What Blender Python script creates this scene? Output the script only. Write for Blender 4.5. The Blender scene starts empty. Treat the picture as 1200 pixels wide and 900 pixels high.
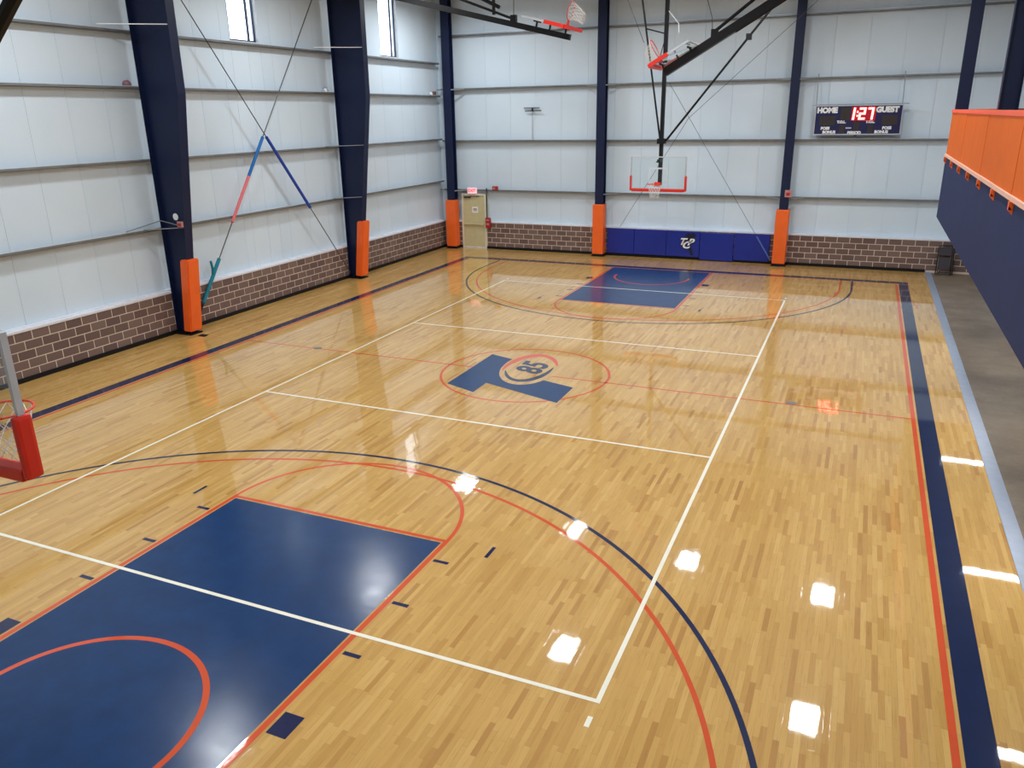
import bpy, bmesh, math, random
from mathutils import Vector, Matrix
random.seed(7)
PI = math.pi
scene = bpy.context.scene
COL = scene.collection

# ------------------------------------------------------------------ camera
CAM = Vector((6.225, -14.836, 5.256))
yaw, pitch, roll, FPX = -0.4147, 0.3293, -0.0168, 923.79
fw = Vector((math.sin(yaw)*math.cos(pitch), math.cos(yaw)*math.cos(pitch), -math.sin(pitch)))
rt = Vector((math.cos(yaw), -math.sin(yaw), 0))
up = rt.cross(fw)
rt2 = rt*math.cos(roll) + up*math.sin(roll)
up2 = -rt*math.sin(roll) + up*math.cos(roll)
cd = bpy.data.cameras.new('camera'); cam = bpy.data.objects.new('camera', cd); COL.objects.link(cam)
cd.sensor_fit = 'HORIZONTAL'; cd.sensor_width = 36.0; cd.lens = FPX/1200*36
cd.clip_start = 0.05; cd.clip_end = 200
M = Matrix((rt2, up2, -fw)).transposed().to_4x4(); M.translation = CAM
cam.matrix_world = M
scene.camera = cam

# ------------------------------------------------------------------ sky, exposure
wd = bpy.data.worlds.new('world'); scene.world = wd; wd.use_nodes = True
bg = wd.node_tree.nodes['Background']; bg.inputs[0].default_value = (0.80, 0.90, 1.0, 1); bg.inputs[1].default_value = 4.0
vs = scene.view_settings
scene.display_settings.display_device = 'sRGB'
vs.view_transform = 'Standard'; vs.look = 'None'; vs.gamma = 1.0; vs.use_curve_mapping = False
vs.exposure = 0.10

LIGHT_RADIANCE = 88.0       # hall high-bay lens radiance
LIGHT_Z = 9.25
SPREAD = math.radians(172)     # lens optics of the fixtures
HALL_LIGHTS = [(6.42, 2.75), (6.5, 8.6), (2.18, 9.1), (-2.15, 9.6), (-7.56, 11.55), (-0.1, 3.05), (-6.8, 3.6), (-6.5, -3.7),
               (0.4, -3.6), (6.4, -3.6), (-6.0, -10.2), (0.2, -10.2), (6.4, -10.2)]  # these nearer fixtures are unseen, added symmetrically for general lighting
SOFFIT_LIGHTS = [(9.25, 4.85), (9.25, -0.35), (9.25, -5.0)]
SOFFIT_RADIANCE = 34.0

# ------------------------------------------------------------------ dimensions
XL, YF, XR, YN = -9.775, 14.88, 10.3, -18.0     # brick faces / girt inner faces of left and far walls; right, near walls
PD = 0.2                                        # panel plane sits behind the girt faces
XW, YW = XL-PD, YF+PD
WOOD_R = 8.42
BR = 1.06
Y1, Y2 = 0.03, 7.82                             # frame lines
GL = [2.70, 4.35, 6.00, 7.21]                   # girts, left wall
GF = [2.37, 4.29, 6.25, 8.20]                   # girts, far wall

# ------------------------------------------------------------------ materials
def lin(c):
    o = []
    for v in c:
        v /= 255.0
        o.append(v/12.92 if v <= 0.04045 else ((v+0.055)/1.055)**2.4)
    return tuple(o)+(1.0,)
class NT:
    def __init__(s, name):
        s.m = bpy.data.materials.new(name); s.m.use_nodes = True
        s.t = s.m.node_tree; s.b = s.t.nodes['Principled BSDF']
    def n(s, typ, **kw):
        x = s.t.nodes.new(typ)
        for k, v in kw.items(): setattr(x, k, v)
        return x
    def l(s, a, b): s.t.links.new(a, b)
    def math(s, op, a, b=None, clamp=False):
        x = s.n('ShaderNodeMath', operation=op, use_clamp=clamp)
        for i, v in enumerate((a, b)):
            if v is None: continue
            if isinstance(v, (int, float)): x.inputs[i].default_value = v
            else: s.l(v, x.inputs[i])
        return x.outputs[0]
    def mix(s, fac, a, b, blend='MIX'):
        x = s.n('ShaderNodeMix', data_type='RGBA', blend_type=blend)
        if isinstance(fac, (int, float)): x.inputs[0].default_value = fac
        else: s.l(fac, x.inputs[0])
        for i, v in ((6, a), (7, b)):
            if isinstance(v, tuple): x.inputs[i].default_value = v
            else: s.l(v, x.inputs[i])
        return x.outputs[2]
    def noise(s, vec, scale, detail=2.0, rough=0.5):
        x = s.n('ShaderNodeTexNoise'); x.inputs['Scale'].default_value = scale
        x.inputs['Detail'].default_value = detail; x.inputs['Roughness'].default_value = rough
        if vec is not None: s.l(vec, x.inputs['Vector'])
        return x.outputs[0]
    def ramp(s, fac, stops):
        x = s.n('ShaderNodeValToRGB'); s.l(fac, x.inputs[0])
        e = x.color_ramp.elements
        while len(e) < len(stops): e.new(0.5)
        for i, (p, c) in enumerate(stops):
            e[i].position = p; e[i].color = c
        return x.outputs[0]
    def coord(s, which='Object'):
        return s.n('ShaderNodeTexCoord').outputs[which]
    def bump(s, h, strength, dist=0.01):
        x = s.n('ShaderNodeBump'); x.inputs['Strength'].default_value = strength; x.inputs['Distance'].default_value = dist
        s.l(h, x.inputs['Height']); s.l(x.outputs[0], s.b.inputs['Normal'])
def mat(name, rgb, rough=0.5, metal=0.0, var=0.06, scale=6.0, bump=0.0, bscale=40.0, spec=0.5, coat=0.0, emit=None):
    k = NT(name); b = k.b
    c = lin(rgb)
    v = k.noise(k.coord(), scale, 3.0)
    lo = tuple(x*(1-var) for x in c[:3])+(1,); hi = tuple(min(1, x*(1+var)) for x in c[:3])+(1,)
    k.l(k.ramp(v, [(0.3, lo), (0.7, hi)]), b.inputs['Base Color'])
    b.inputs['Roughness'].default_value = rough; b.inputs['Metallic'].default_value = metal
    b.inputs['Specular IOR Level'].default_value = spec; b.inputs['Coat Weight'].default_value = coat
    if bump: k.bump(k.noise(k.coord(), bscale, 2.0), bump)
    if emit:
        b.inputs['Emission Color'].default_value = lin(emit[0]); b.inputs['Emission Strength'].default_value = emit[1]
    return k.m

WAVE_BUMP = 0.018
def floor_gloss(k, rough=0.03, wave=WAVE_BUMP, scuff=0.0, extra=None, ior=1.5, cw=1.0):
    """varnish: a smooth clear coat over a duller base"""
    co = k.coord(); b = k.b
    mp = k.n('ShaderNodeMapping'); mp.inputs['Scale'].default_value = (9.0, 2.2, 1.0); k.l(co, mp.inputs[0])
    h = k.noise(mp.outputs[0], 1.0, 2.0)
    h2 = k.noise(co, 28.0, 2.0)
    h = k.math('ADD', h, k.math('MULTIPLY', h2, 0.12))
    if extra is not None: h = k.math('ADD', h, extra)
    bp = k.n('ShaderNodeBump'); bp.inputs['Strength'].default_value = wave; bp.inputs['Distance'].default_value = 0.02
    k.l(h, bp.inputs['Height']); k.l(bp.outputs[0], b.inputs['Coat Normal'])
    r = k.noise(co, 2.5, 4.0, 0.6)
    k.l(k.math('ADD', k.math('MULTIPLY', r, 0.03+scuff), rough-0.015-scuff/2, True), b.inputs['Coat Roughness'])
    b.inputs['Coat Weight'].default_value = cw; b.inputs['Coat IOR'].default_value = ior
    b.inputs['Roughness'].default_value = 0.38; b.inputs['IOR'].default_value = 1.5; b.inputs['Specular IOR Level'].default_value = 0.14

def wood_material():
    k = NT('maple strip floor')
    sep = k.n('ShaderNodeSeparateXYZ'); k.l(k.coord(), sep.inputs[0])
    W = 0.057
    u = k.math('DIVIDE', sep.outputs[0], W)
    row = k.math('FLOOR', u)
    wn = k.n('ShaderNodeTexWhiteNoise', noise_dimensions='1D'); k.l(row, wn.inputs['W'])
    ln = k.math('ADD', k.math('MULTIPLY', wn.outputs[0], 0.5), 0.40)
    v = k.math('ADD', k.math('DIVIDE', sep.outputs[1], ln), k.math('MULTIPLY', wn.outputs[0], 37.7))
    colm = k.math('FLOOR', v)
    cv = k.n('ShaderNodeCombineXYZ'); k.l(row, cv.inputs[0]); k.l(colm, cv.inputs[1])
    cell = k.n('ShaderNodeTexWhiteNoise', noise_dimensions='3D'); k.l(cv.outputs[0], cell.inputs['Vector'])
    base = k.ramp(cell.outputs[0], [(0.0, lin((184, 136, 70))), (0.07, lin((197, 151, 80))), (0.3, lin((205, 162, 89))),
                                    (0.75, lin((211, 168, 95))), (1.0, lin((218, 177, 105)))])
    mp = k.n('ShaderNodeMapping'); mp.inputs['Scale'].default_value = (60.0, 3.0, 1.0); k.l(k.coord(), mp.inputs[0])
    off = k.n('ShaderNodeVectorMath', operation='ADD'); k.l(mp.outputs[0], off.inputs[0]); k.l(cell.outputs[1], off.inputs[1])
    g = k.noise(mp.outputs[0], 1.0, 5.0, 0.65)
    grain = k.ramp(g, [(0.28, (0.66, 0.60, 0.52, 1)), (0.48, (1, 1, 1, 1)), (1.0, (1.05, 1.03, 1.0, 1))])
    c = k.mix(0.55, base, grain, 'MULTIPLY')
    blot = k.ramp(k.noise(k.coord(), 0.55, 3.0), [(0.3, (0.93, 0.91, 0.87, 1)), (0.65, (1, 1, 1, 1))])
    c = k.mix(1.0, c, blot, 'MULTIPLY')
    fu = k.math('FRACT', u); fv = k.math('FRACT', v)
    e1 = k.math('LESS_THAN', fu, 0.035)
    e2 = k.math('LESS_THAN', k.math('MULTIPLY', fv, ln), 0.004)
    e = k.math('MAXIMUM', e1, e2)
    c = k.mix(k.math('MULTIPLY', e, 0.28), c, lin((110, 72, 35)))
    k.l(c, k.b.inputs['Base Color'])
    tilt = k.math('MULTIPLY', k.math('MULTIPLY', k.math('SUBTRACT', cell.outputs[0], 0.5), fu), 1.6)
    floor_gloss(k, 0.028, extra=tilt, ior=1.52)
    return k.m

def paint(name, rgb, rough=0.035, scuff=0.0, var=0.05, cw=1.0):
    k = NT(name); c = lin(rgb)
    v = k.noise(k.coord(), 3.0, 5.0, 0.65)
    lo = tuple(x*(1-var) for x in c[:3])+(1,); hi = tuple(min(1, x*(1+var)) for x in c[:3])+(1,)
    k.l(k.ramp(v, [(0.3, lo), (0.7, hi)]), k.b.inputs['Base Color'])
    floor_gloss(k, rough, WAVE_BUMP*1.2, scuff, ior=1.40, cw=cw)
    k.b.inputs['Specular IOR Level'].default_value = 0.08
    return k.m

def panel_material():
    k = NT('white insulated wall panel')
    sep = k.n('ShaderNodeSeparateXYZ'); k.l(k.coord(), sep.inputs[0])
    h = k.math('ADD', sep.outputs[0], sep.outputs[1])
    s = k.math('SINE', k.math('MULTIPLY', h, 2*PI/0.1))
    rib = k.math('POWER', k.math('ABSOLUTE', s), 8.0)
    oi = k.n('ShaderNodeObjectInfo')
    c = k.mix(oi.outputs['Random'], lin((212, 228, 241)), lin((217, 232, 244)))
    nz = k.ramp(k.noise(k.coord(), 0.7, 3.0), [(0.3, (0.95, 0.96, 0.97, 1)), (0.7, (1, 1, 1, 1))])
    k.l(k.mix(1.0, c, nz, 'MULTIPLY'), k.b.inputs['Base Color'])
    k.b.inputs['Roughness'].default_value = 0.38
    k.bump(rib, 0.12, 0.004)
    return k.m

def brick_material():
    k = NT('brown split concrete block')
    oi = k.n('ShaderNodeObjectInfo')
    c = k.ramp(oi.outputs['Random'], [(0.0, lin((106, 85, 80))), (0.5, lin((117, 95, 89))), (1.0, lin((128, 106, 99)))])
    n = k.ramp(k.noise(k.coord(), 30.0, 4.0, 0.7), [(0.3, (0.82, 0.82, 0.82, 1)), (0.7, (1.08, 1.06, 1.05, 1))])
    k.l(k.mix(1.0, c, n, 'MULTIPLY'), k.b.inputs['Base Color'])
    k.b.inputs['Roughness'].default_value = 0.85
    k.bump(k.noise(k.coord(), 90.0, 3.0), 0.25, 0.004)
    return k.m

def concrete_material():
    k = NT('sealed grey concrete')
    n = k.noise(k.coord(), 0.9, 6.0, 0.65)
    c = k.ramp(n, [(0.28, lin((100, 86, 72))), (0.5, lin((126, 110, 93))), (0.72, lin((148, 132, 112)))])
    n2 = k.ramp(k.noise(k.coord(), 12.0, 4.0), [(0.35, (0.9, 0.9, 0.9, 1)), (0.6, (1, 1, 1, 1))])
    k.l(k.mix(1.0, c, n2, 'MULTIPLY'), k.b.inputs['Base Color'])
    k.b.inputs['Roughness'].default_value = 0.42
    k.bump(k.noise(k.coord(), 25.0, 3.0), 0.06, 0.01)
    return k.m

def glass_material(name, tint):
    k = NT(name)
    k.b.inputs['Base Color'].default_value = tint
    k.b.inputs['Transmission Weight'].default_value = 1.0
    k.b.inputs['Roughness'].default_value = 0.0
    k.b.inputs['IOR'].default_value = 1.45
    return k.m

wood = wood_material()
panelM = panel_material(); brickM = brick_material(); concreteM = concrete_material()
navyP = paint('navy court paint', (16, 34, 74), 0.05, 0.03, 0.12)
keyP = paint('blue key paint', (12, 54, 102), 0.18, 0.12, 0.15, 0.7)
orangeP = paint('orange court paint', (212, 84, 46))
whiteP = paint('cream white court paint', (248, 245, 228))
blackP = paint('dark navy mark paint', (18, 30, 76))
greyP = paint('grey cover plate', (120, 118, 112), 0.3)
mortarM = mat('pale mortar', (222, 204, 186), 0.9, bump=0.15, bscale=120)
navyM = mat('navy painted steel', (15, 27, 62), 0.45, spec=0.35, var=0.10, scale=2.0)
navyF = mat('navy painted fascia', (32, 48, 92), 0.7, spec=0.2, var=0.06, scale=1.5, bump=0.05)
orangeM = mat('orange vinyl pad', (248, 106, 36), 0.42, var=0.05, scale=3.0, bump=0.04)
orangePan = mat('orange railing panel', (220, 104, 14), 0.6, spec=0.2, var=0.05, scale=2.0)
orangeRail = mat('orange red rail', (240, 96, 50), 0.4)
pinkLip = mat('pale lip trim', (236, 190, 170), 0.5)
galv = mat('galvanised girt steel', (126, 132, 138), 0.38, 0.4, var=0.12, scale=3.0)
lipHighlight = mat('girt lip with painted highlight', (214, 222, 228), 0.35, 0.2)  # highlight along the girt tops is put into this paler colour
galvD = mat('galvanised clip steel', (150, 156, 160), 0.45, 0.5)
ledgeM = mat('white ledge flashing', (226, 228, 236), 0.5)
blackM = mat('black vinyl base', (13, 13, 16), 0.6, spec=0.3)
blackS = mat('black painted steel', (14, 14, 18), 0.45, spec=0.3)
redM = mat('red backboard padding', (224, 42, 22), 0.42)
rimM = mat('orange red steel rim', (226, 52, 24), 0.4)
frameM = mat('grey painted backboard frame', (196, 202, 210), 0.4, 0.2)
squareM = mat('faded white target print', (206, 214, 222), 0.5)
netM = mat('white net cord', (238, 238, 234), 0.8)
whiteM = mat('white painted metal', (236, 238, 240), 0.5)
tanM = mat('tan door paint', (204, 196, 152), 0.5, var=0.04)
tanF = mat('cream door frame', (222, 218, 196), 0.5)
bluePad = mat('royal blue wall pad vinyl', (20, 40, 142), 0.42, var=0.05, scale=2.0, bump=0.04)
logoBlk = mat('near black print', (12, 16, 48), 0.5)
scoreM = mat('navy scoreboard face', (20, 24, 78), 0.35)
digitOff = mat('unlit digit window', (52, 46, 44), 0.3)
ledRed = mat('lit red digits', (255, 40, 40), 0.5, emit=((255, 64, 60), 26.0))
frameAl = mat('aluminium frame', (190, 194, 204), 0.35, 0.4)
fireRed = mat('red alarm housing', (176, 34, 36), 0.4)
strobeM = mat('pinkish strobe housing', (186, 138, 136), 0.4)
exitM = mat('backlit exit sign face', (250, 214, 220), 0.5, emit=((255, 200, 210), 0.5))
exitR = mat('red exit letters', (226, 40, 60), 0.5, emit=((255, 40, 60), 0.7))
paperM = mat('white paper', (240, 240, 240), 0.8)
printM = mat('grey print', (96, 96, 120), 0.8)
glassM = glass_material('clear backboard glass', (0.93, 0.97, 0.96, 1))
winGlass = glass_material('window glass', (0.98, 1, 1, 1))
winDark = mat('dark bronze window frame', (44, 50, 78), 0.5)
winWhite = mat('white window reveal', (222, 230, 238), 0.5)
roofM = mat('white roof insulation', (208, 212, 214), 0.8, var=0.04)
lensM = mat('lit fixture lens', (255, 255, 255), 0.5, emit=((255, 255, 255), 4.0))
foamBlue = mat('blue foam sleeve', (20, 104, 178), 0.7)
foamNavy = mat('royal blue foam sleeve', (24, 66, 168), 0.7)
foamPink = mat('faded pink foam sleeve', (226, 112, 118), 0.7)
foamTeal = mat('teal foam sleeve', (14, 128, 152), 0.7)
rodM = mat('dark steel rod', (58, 60, 68), 0.45, 0.4)
cableM = mat('thin dark cable', (52, 52, 58), 0.5)
ropeW = mat('white rope', (226, 228, 230), 0.8)
webM = mat('pale blue webbing', (98, 140, 214), 0.7)
ballM = mat('maroon rubber ball', (138, 98, 112), 0.5)
ballW = mat('white leather ball panel', (226, 230, 238), 0.5)
ballN = mat('navy ball panel', (22, 30, 66), 0.5)
chairM = mat('black chair enamel', (34, 28, 32), 0.4)
chairV = mat('black chair vinyl', (46, 38, 44), 0.5)
chairG = mat('worn chair tube', (120, 112, 108), 0.35, 0.5)
threshM = mat('grey blue aluminium threshold', (156, 168, 190), 0.35, 0.3)
brownBox = mat('brown junction box', (122, 84, 66), 0.6)

# ------------------------------------------------------------------ mesh helpers
class MB:
    """collects world-space shapes; build() links them as ONE mesh object"""
    def __init__(s): s.bm = bmesh.new()
    def box(s, x0, x1, y0, y1, z0, z1, bevel=0.0):
        x0, x1 = sorted((x0, x1)); y0, y1 = sorted((y0, y1)); z0, z1 = sorted((z0, z1))
        v = [s.bm.verts.new(p) for p in ((x0,y0,z0),(x1,y0,z0),(x1,y1,z0),(x0,y1,z0),(x0,y0,z1),(x1,y0,z1),(x1,y1,z1),(x0,y1,z1))]
        f = [s.bm.faces.new([v[i] for i in q]) for q in ((3,2,1,0),(4,5,6,7),(0,1,5,4),(1,2,6,5),(2,3,7,6),(3,0,4,7))]
        if bevel:
            es = set(e for q in f for e in q.edges)
            bmesh.ops.bevel(s.bm, geom=list(es), offset=bevel, segments=2, profile=0.6, affect='EDGES')
        return s
    def hexa(s, lo, hi):
        """two quads of 4 points each, joined"""
        a = [s.bm.verts.new(p) for p in lo]; b = [s.bm.verts.new(p) for p in hi]
        s.bm.faces.new(a[::-1]); s.bm.faces.new(b)
        for i in range(4): s.bm.faces.new((a[i], a[(i+1) % 4], b[(i+1) % 4], b[i]))
        return s
    def prism(s, pts, d):
        """polygon of 3-D points extruded by vector d"""
        a = [s.bm.verts.new(p) for p in pts]; d = Vector(d)
        b = [s.bm.verts.new(Vector(p)+d) for p in pts]
        s.bm.faces.new(a[::-1]); s.bm.faces.new(b); n = len(a)
        for i in range(n): s.bm.faces.new((a[i], a[(i+1) % n], b[(i+1) % n], b[i]))
        return s
    def flat(s, pts):
        s.bm.faces.new([s.bm.verts.new(p) for p in pts]); return s
    def tube(s, pts, r, n=10, square=False, closed=False):
        pts = [Vector(p) for p in pts]; N = len(pts); rings = []
        rs = r if isinstance(r, (list, tuple)) else [r]*N
        m = 4 if square else n
        prev = None
        for i, p in enumerate(pts):
            if closed: t = (pts[(i+1) % N]-pts[i-1]).normalized()
            else: t = ((pts[min(i+1, N-1)]-p).normalized() + (p-pts[max(i-1, 0)]).normalized()).normalized()
            if prev is None:
                h = Vector((0, 0, 1)) if abs(t.z) < 0.95 else Vector((0, 1, 0))
                a = t.cross(h).normalized()
            else:
                a = (prev - t*prev.dot(t)).normalized()
            prev = a; b = t.cross(a)
            k = rs[i]*(1.4142 if square else 1)
            rings.append([s.bm.verts.new(p + a*k*math.cos(2*PI*(j+0.5)/m) + b*k*math.sin(2*PI*(j+0.5)/m)) for j in range(m)])
        for i in range(N if closed else N-1):
            A, B = rings[i], rings[(i+1) % N]
            for j in range(m): s.bm.faces.new((A[j], A[(j+1) % m], B[(j+1) % m], B[j]))
        if not closed:
            s.bm.faces.new(rings[0][::-1]); s.bm.faces.new(rings[-1])
        return s
    def disc(s, c, nrm, r, h, n=20):
        c = Vector(c); nrm = Vector(nrm).normalized()
        return s.tube([c, c+nrm*h], r, n)
    def ball(s, c, r, n=16):
        bmesh.ops.create_uvsphere(s.bm, u_segments=n*2, v_segments=n, radius=r, matrix=Matrix.Translation(c)); return s
    def build(s, name, m, parent=None, smooth=False, label=None, kind=None):
        bmesh.ops.recalc_face_normals(s.bm, faces=s.bm.faces)
        me = bpy.data.meshes.new(name)
        off = -origin(parent)
        for v in s.bm.verts: v.co += off
        s.bm.to_mesh(me); s.bm.free()
        if smooth:
            for p in me.polygons: p.use_smooth = True
        me.materials.append(m)
        o = bpy.data.objects.new(name, me); COL.objects.link(o)
        if parent is not None: o.parent = parent
        if label: o['label'] = label
        if kind: o['kind'] = kind
        return o
def origin(p):
    v = Vector((0, 0, 0))
    while p is not None: v += p.location; p = p.parent
    return v
def thing(name, label, cat, loc=(0, 0, 0), group=None):
    o = bpy.data.objects.new(name, None); COL.objects.link(o); o.location = loc
    o.empty_display_size = 0.1
    o['label'] = label; o['category'] = cat
    if group: o['group'] = group
    return o
def tag(o, label, cat, group=None):
    o['label'] = label; o['category'] = cat
    if group: o['group'] = group
    return o
def copy_tree(o, loc, label, parent=None):
    c = o.copy(); COL.objects.link(c)
    if parent is None: c.location = loc; c['label'] = label
    else: c.parent = parent
    for ch in o.children: copy_tree(ch, None, None, c)
    return c
def inst(me_obj, name, loc, parent):
    o = bpy.data.objects.new(name, me_obj); COL.objects.link(o); o.parent = parent; o.location = Vector(loc)-origin(parent)
    return o
def text(body, size, mw, m, parent, name, bold=0.0, sx=1.0, shear=0.0, align='CENTER', ext=0.0):
    cu = bpy.data.curves.new('t', 'FONT'); cu.body = body; cu.size = size; cu.offset = bold; cu.shear = shear
    cu.align_x = align; cu.align_y = 'CENTER'; cu.extrude = ext; cu.resolution_u = 4
    t = bpy.data.objects.new('t', cu); COL.objects.link(t)
    dg = bpy.context.evaluated_depsgraph_get()
    me = bpy.data.meshes.new_from_object(t.evaluated_get(dg))
    bpy.data.objects.remove(t); bpy.data.curves.remove(cu)
    me.name = name
    me.transform(mw @ Matrix.Diagonal((sx, 1, 1, 1)))
    me.transform(Matrix.Translation(-origin(parent)))
    me.materials.clear(); me.materials.append(m)
    o = bpy.data.objects.new(name, me); COL.objects.link(o); o.parent = parent
    return o
def facing_front(x, y, z):          # text that faces -Y
    return Matrix.Translation((x, y, z)) @ Matrix.Rotation(PI/2, 4, 'X')

# ================================================================== FLOOR
floor = MB().box(XW, WOOD_R, YN, YW, -0.12, 0.0).build('floor', wood, kind='structure')
slab = MB().box(WOOD_R+0.0, XR+0.1, YN, YW, -0.12, -0.004).build('floor', concreteM, kind='structure')
thr = MB().box(WOOD_R, WOOD_R+0.19, YN, YF-0.01, -0.02, 0.012).build('trim_1', threshM, kind='structure')

LAYER = {'a': 0.0006, 'b': 0.0012, 'c': 0.0018, 'd': 0.0024, 'e': 0.0030, 'f': 0.0036}
def rect(name, m, x0, x1, y0, y1, lay, label=None):
    z = LAYER[lay]
    return MB().flat([(x0,y0,z),(x1,y0,z),(x1,y1,z),(x0,y1,z)]).build(name, m, floor, label=label)
def strip(mb, fa, fb, n, z):
    """ribbon between two curves fa(t), fb(t), t in 0..1"""
    A = [mb.bm.verts.new((*fa(i/n), z)) for i in range(n+1)]; B = [mb.bm.verts.new((*fb(i/n), z)) for i in range(n+1)]
    for i in range(n): mb.bm.faces.new((A[i], A[i+1], B[i+1], B[i]))
def arc(name, m, cx, cy, r, w, a0, a1, lay, label=None, n=96, mb=None):
    own = mb is None
    mb = mb or MB()
    f = lambda rr: (lambda t: (cx+rr*math.cos(a0+(a1-a0)*t), cy+rr*math.sin(a0+(a1-a0)*t)))
    strip(mb, f(r-w/2), f(r+w/2), n, LAYER[lay])
    if own: return mb.build(name, m, floor, label=label)
BASE, SIDE = 12.57, 7.57
# navy border bands and thin orange inner lines
for s in (-1, 1):
    rect('border_band', navyP, s*SIDE, s*(SIDE+0.27), -BASE-0.30, BASE+0.30, 'a', 'navy sideline band')
    rect('border_band', navyP, -SIDE, SIDE, s*BASE, s*(BASE+0.30), 'a', 'navy baseline band')
    rect('boundary_line', orangeP, s*7.465, s*7.535, -BASE+0.04, BASE-0.04, 'b', 'thin orange sideline')
    rect('boundary_line', orangeP, -7.465, 7.465, s*(BASE-0.05), s*(BASE-0.10), 'b', 'thin orange baseline')
rect('centre_line', orangeP, -7.465, 7.465, -0.025, 0.025, 'a', 'thin orange half-court line')
arc('centre_circle', orangeP, 0, 0, 1.80, 0.055, 0, 2*PI, 'a', 'orange centre circle')
for s in (-1, 1):
    cy = s*11.1
    FT = 6.945
    rect('key_area', keyP, -1.705, 1.705, s*FT, s*(BASE-0.12), 'b', 'blue painted key')
    for q in (-1, 1):
        rect('lane_line', orangeP, q*1.725, q*1.79, s*(FT-0.085), s*(BASE-0.1), 'b', 'orange lane line')
    rect('free_throw_line', orangeP, -1.725, 1.725, s*(FT-0.085), s*(FT-0.025), 'b', 'orange free-throw line')
    a0 = 0 if s < 0 else PI
    arc('free_throw_arc', orangeP, 0, s*(FT-0.08), 1.76, 0.055, a0, a0+PI, 'a', 'orange free-throw half circle', 64)
    arc('restricted_arc', orangeP, 0, cy, 1.23, 0.065, a0-0.1, a0+PI+0.1, 'd', 'orange half circle under the basket', 64)
    for r_, w_, m_, nm in ((5.88, 0.055, orangeP, 'orange'), (6.22, 0.06, navyP, 'dark navy')):
        mb = MB()
        arc('', None, 0, cy, r_, w_, a0, a0+PI, 'b' if nm == 'orange' else 'c', mb=mb)
        z = LAYER['b' if nm == 'orange' else 'c']
        for q in (-1, 1):
            mb.flat([(q*(r_-w_/2), cy, z), (q*(r_+w_/2), cy, z), (q*(r_+w_/2), s*(BASE-0.04), z), (q*(r_-w_/2), s*(BASE-0.04), z)])
        mb.build('three_point_line', m_, floor, label=nm+' three-point line')
    for q in (-1, 1):
        for y in (7.36, 8.33, 9.29):
            rect('lane_mark', blackP, q*1.82, q*2.03, s*(y-0.028), s*(y+0.028), 'c')
        rect('lane_block', blackP, q*1.82, q*2.04, s*10.215, s*10.50, 'c')
        rect('hash_mark', blackP, q*2.40-0.025, q*2.40+0.025, s*6.79, s*7.06, 'c')
# volleyball court
for s in (-1, 1):
    rect('volleyball_line', whiteP, s*4.45, s*4.5, -9.0, 9.0, 'e', 'white volleyball sideline')
    rect('volleyball_line', whiteP, -4.45, 4.45, s*8.95, s*9.0, 'e', 'white volleyball end line')
    rect('volleyball_line', whiteP, -4.45, 4.45, s*2.95, s*3.0, 'e', 'white volleyball attack line')
    for q in (-1, 1):
        rect('service_mark', whiteP, q*4.45, q*4.5, s*9.19, s*9.33, 'e')
        mb = MB(); n = 24
        mb.flat([(q*5.42+0.11*math.cos(2*PI*i/n), 0.06*(q > 0)+0.03+0.09*math.sin(2*PI*i/n), LAYER['d']) for i in range(n)]) if s > 0 else None
        if s > 0: mb.build('sleeve_cover', greyP, floor, label='round grey net-post sleeve cover')
        else: mb.bm.free()
# centre logo: italic T, ring swooshes, 85
z = LAYER['b']
Tpts = [(-1.25, 1.04), (-0.5, 0.79), (-0.5, 0.02), (1.28, -0.53), (1.28, -1.49), (-0.5, -0.885), (-0.5, -1.50), (-1.25, -1.20)]
MB().flat([(x, y, z) for x, y in Tpts]).build('letter_t', keyP, floor, label='navy italic letter T of the centre logo')
def ell(a, b, dx=0.0, dy=0.0):
    return lambda t: (-0.03+dx+a*math.cos(t), 0.36+dy+b*math.sin(t)-0.33*a*math.cos(t))
e0 = ell(0.64, 1.10)
MB().flat([(*e0(2*PI*i/72), LAYER['c']) for i in range(72)]).build('logo_field', wood, floor, label='bare wood oval inside the centre logo')
def crescent(name, m, a0, a1, A, B, wmax, label, ragged=False):
    mb = MB(); n = 48
    P = []; Q = []
    for i in range(n+1):
        t = a0+(a1-a0)*i/n; f = math.sin(PI*min(1, max(0, i/n)))**0.6
        w = wmax*f
        if ragged and i > n*0.5: w *= 0.75+0.35*((i*0.55) % 1.0)
        P.append(mb.bm.verts.new((*ell(A, B)(t), LAYER['d']))); Q.append(mb.bm.verts.new((*ell(A-w, B-w)(t), LAYER['d'])))
    for i in range(n): mb.bm.faces.new((P[i], P[i+1], Q[i+1], Q[i]))
    return mb.build(name, m, floor, label=label)
crescent('logo_swoosh', orangeP, math.radians(28), math.radians(212), 0.60, 1.05, 0.20, 'orange swoosh over the logo number', True)
crescent('logo_swoosh', navyP, math.radians(-150), math.radians(25), 0.52, 0.93, 0.15, 'navy swoosh under the logo number')
mw = Matrix.Translation((0.03, 0.38, LAYER['d'])) @ Matrix.Rotation(PI/2, 4, 'Z')
text('85', 0.84, mw, navyP, floor, 'logo_number', bold=0.028, sx=0.92, shear=0.25)['label'] = 'navy number 85 of the centre logo'
# cover plate by the left column
MB().prism([(-9.05,-0.13,0.0006),(-8.80,-0.15,0.0006),(-8.86,0.06,0.0006),(-9.08,0.06,0.0006)], (0,0,0.004)).build('floor_plate', blackM, floor, label='small black floor cover plate by the left column')

# ================================================================== WALLS
ZT = 9.9
WINS = [(3.42, 4.60), (10.93, 12.18)]
WZ0, WZ1 = 7.29, 9.3
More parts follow.
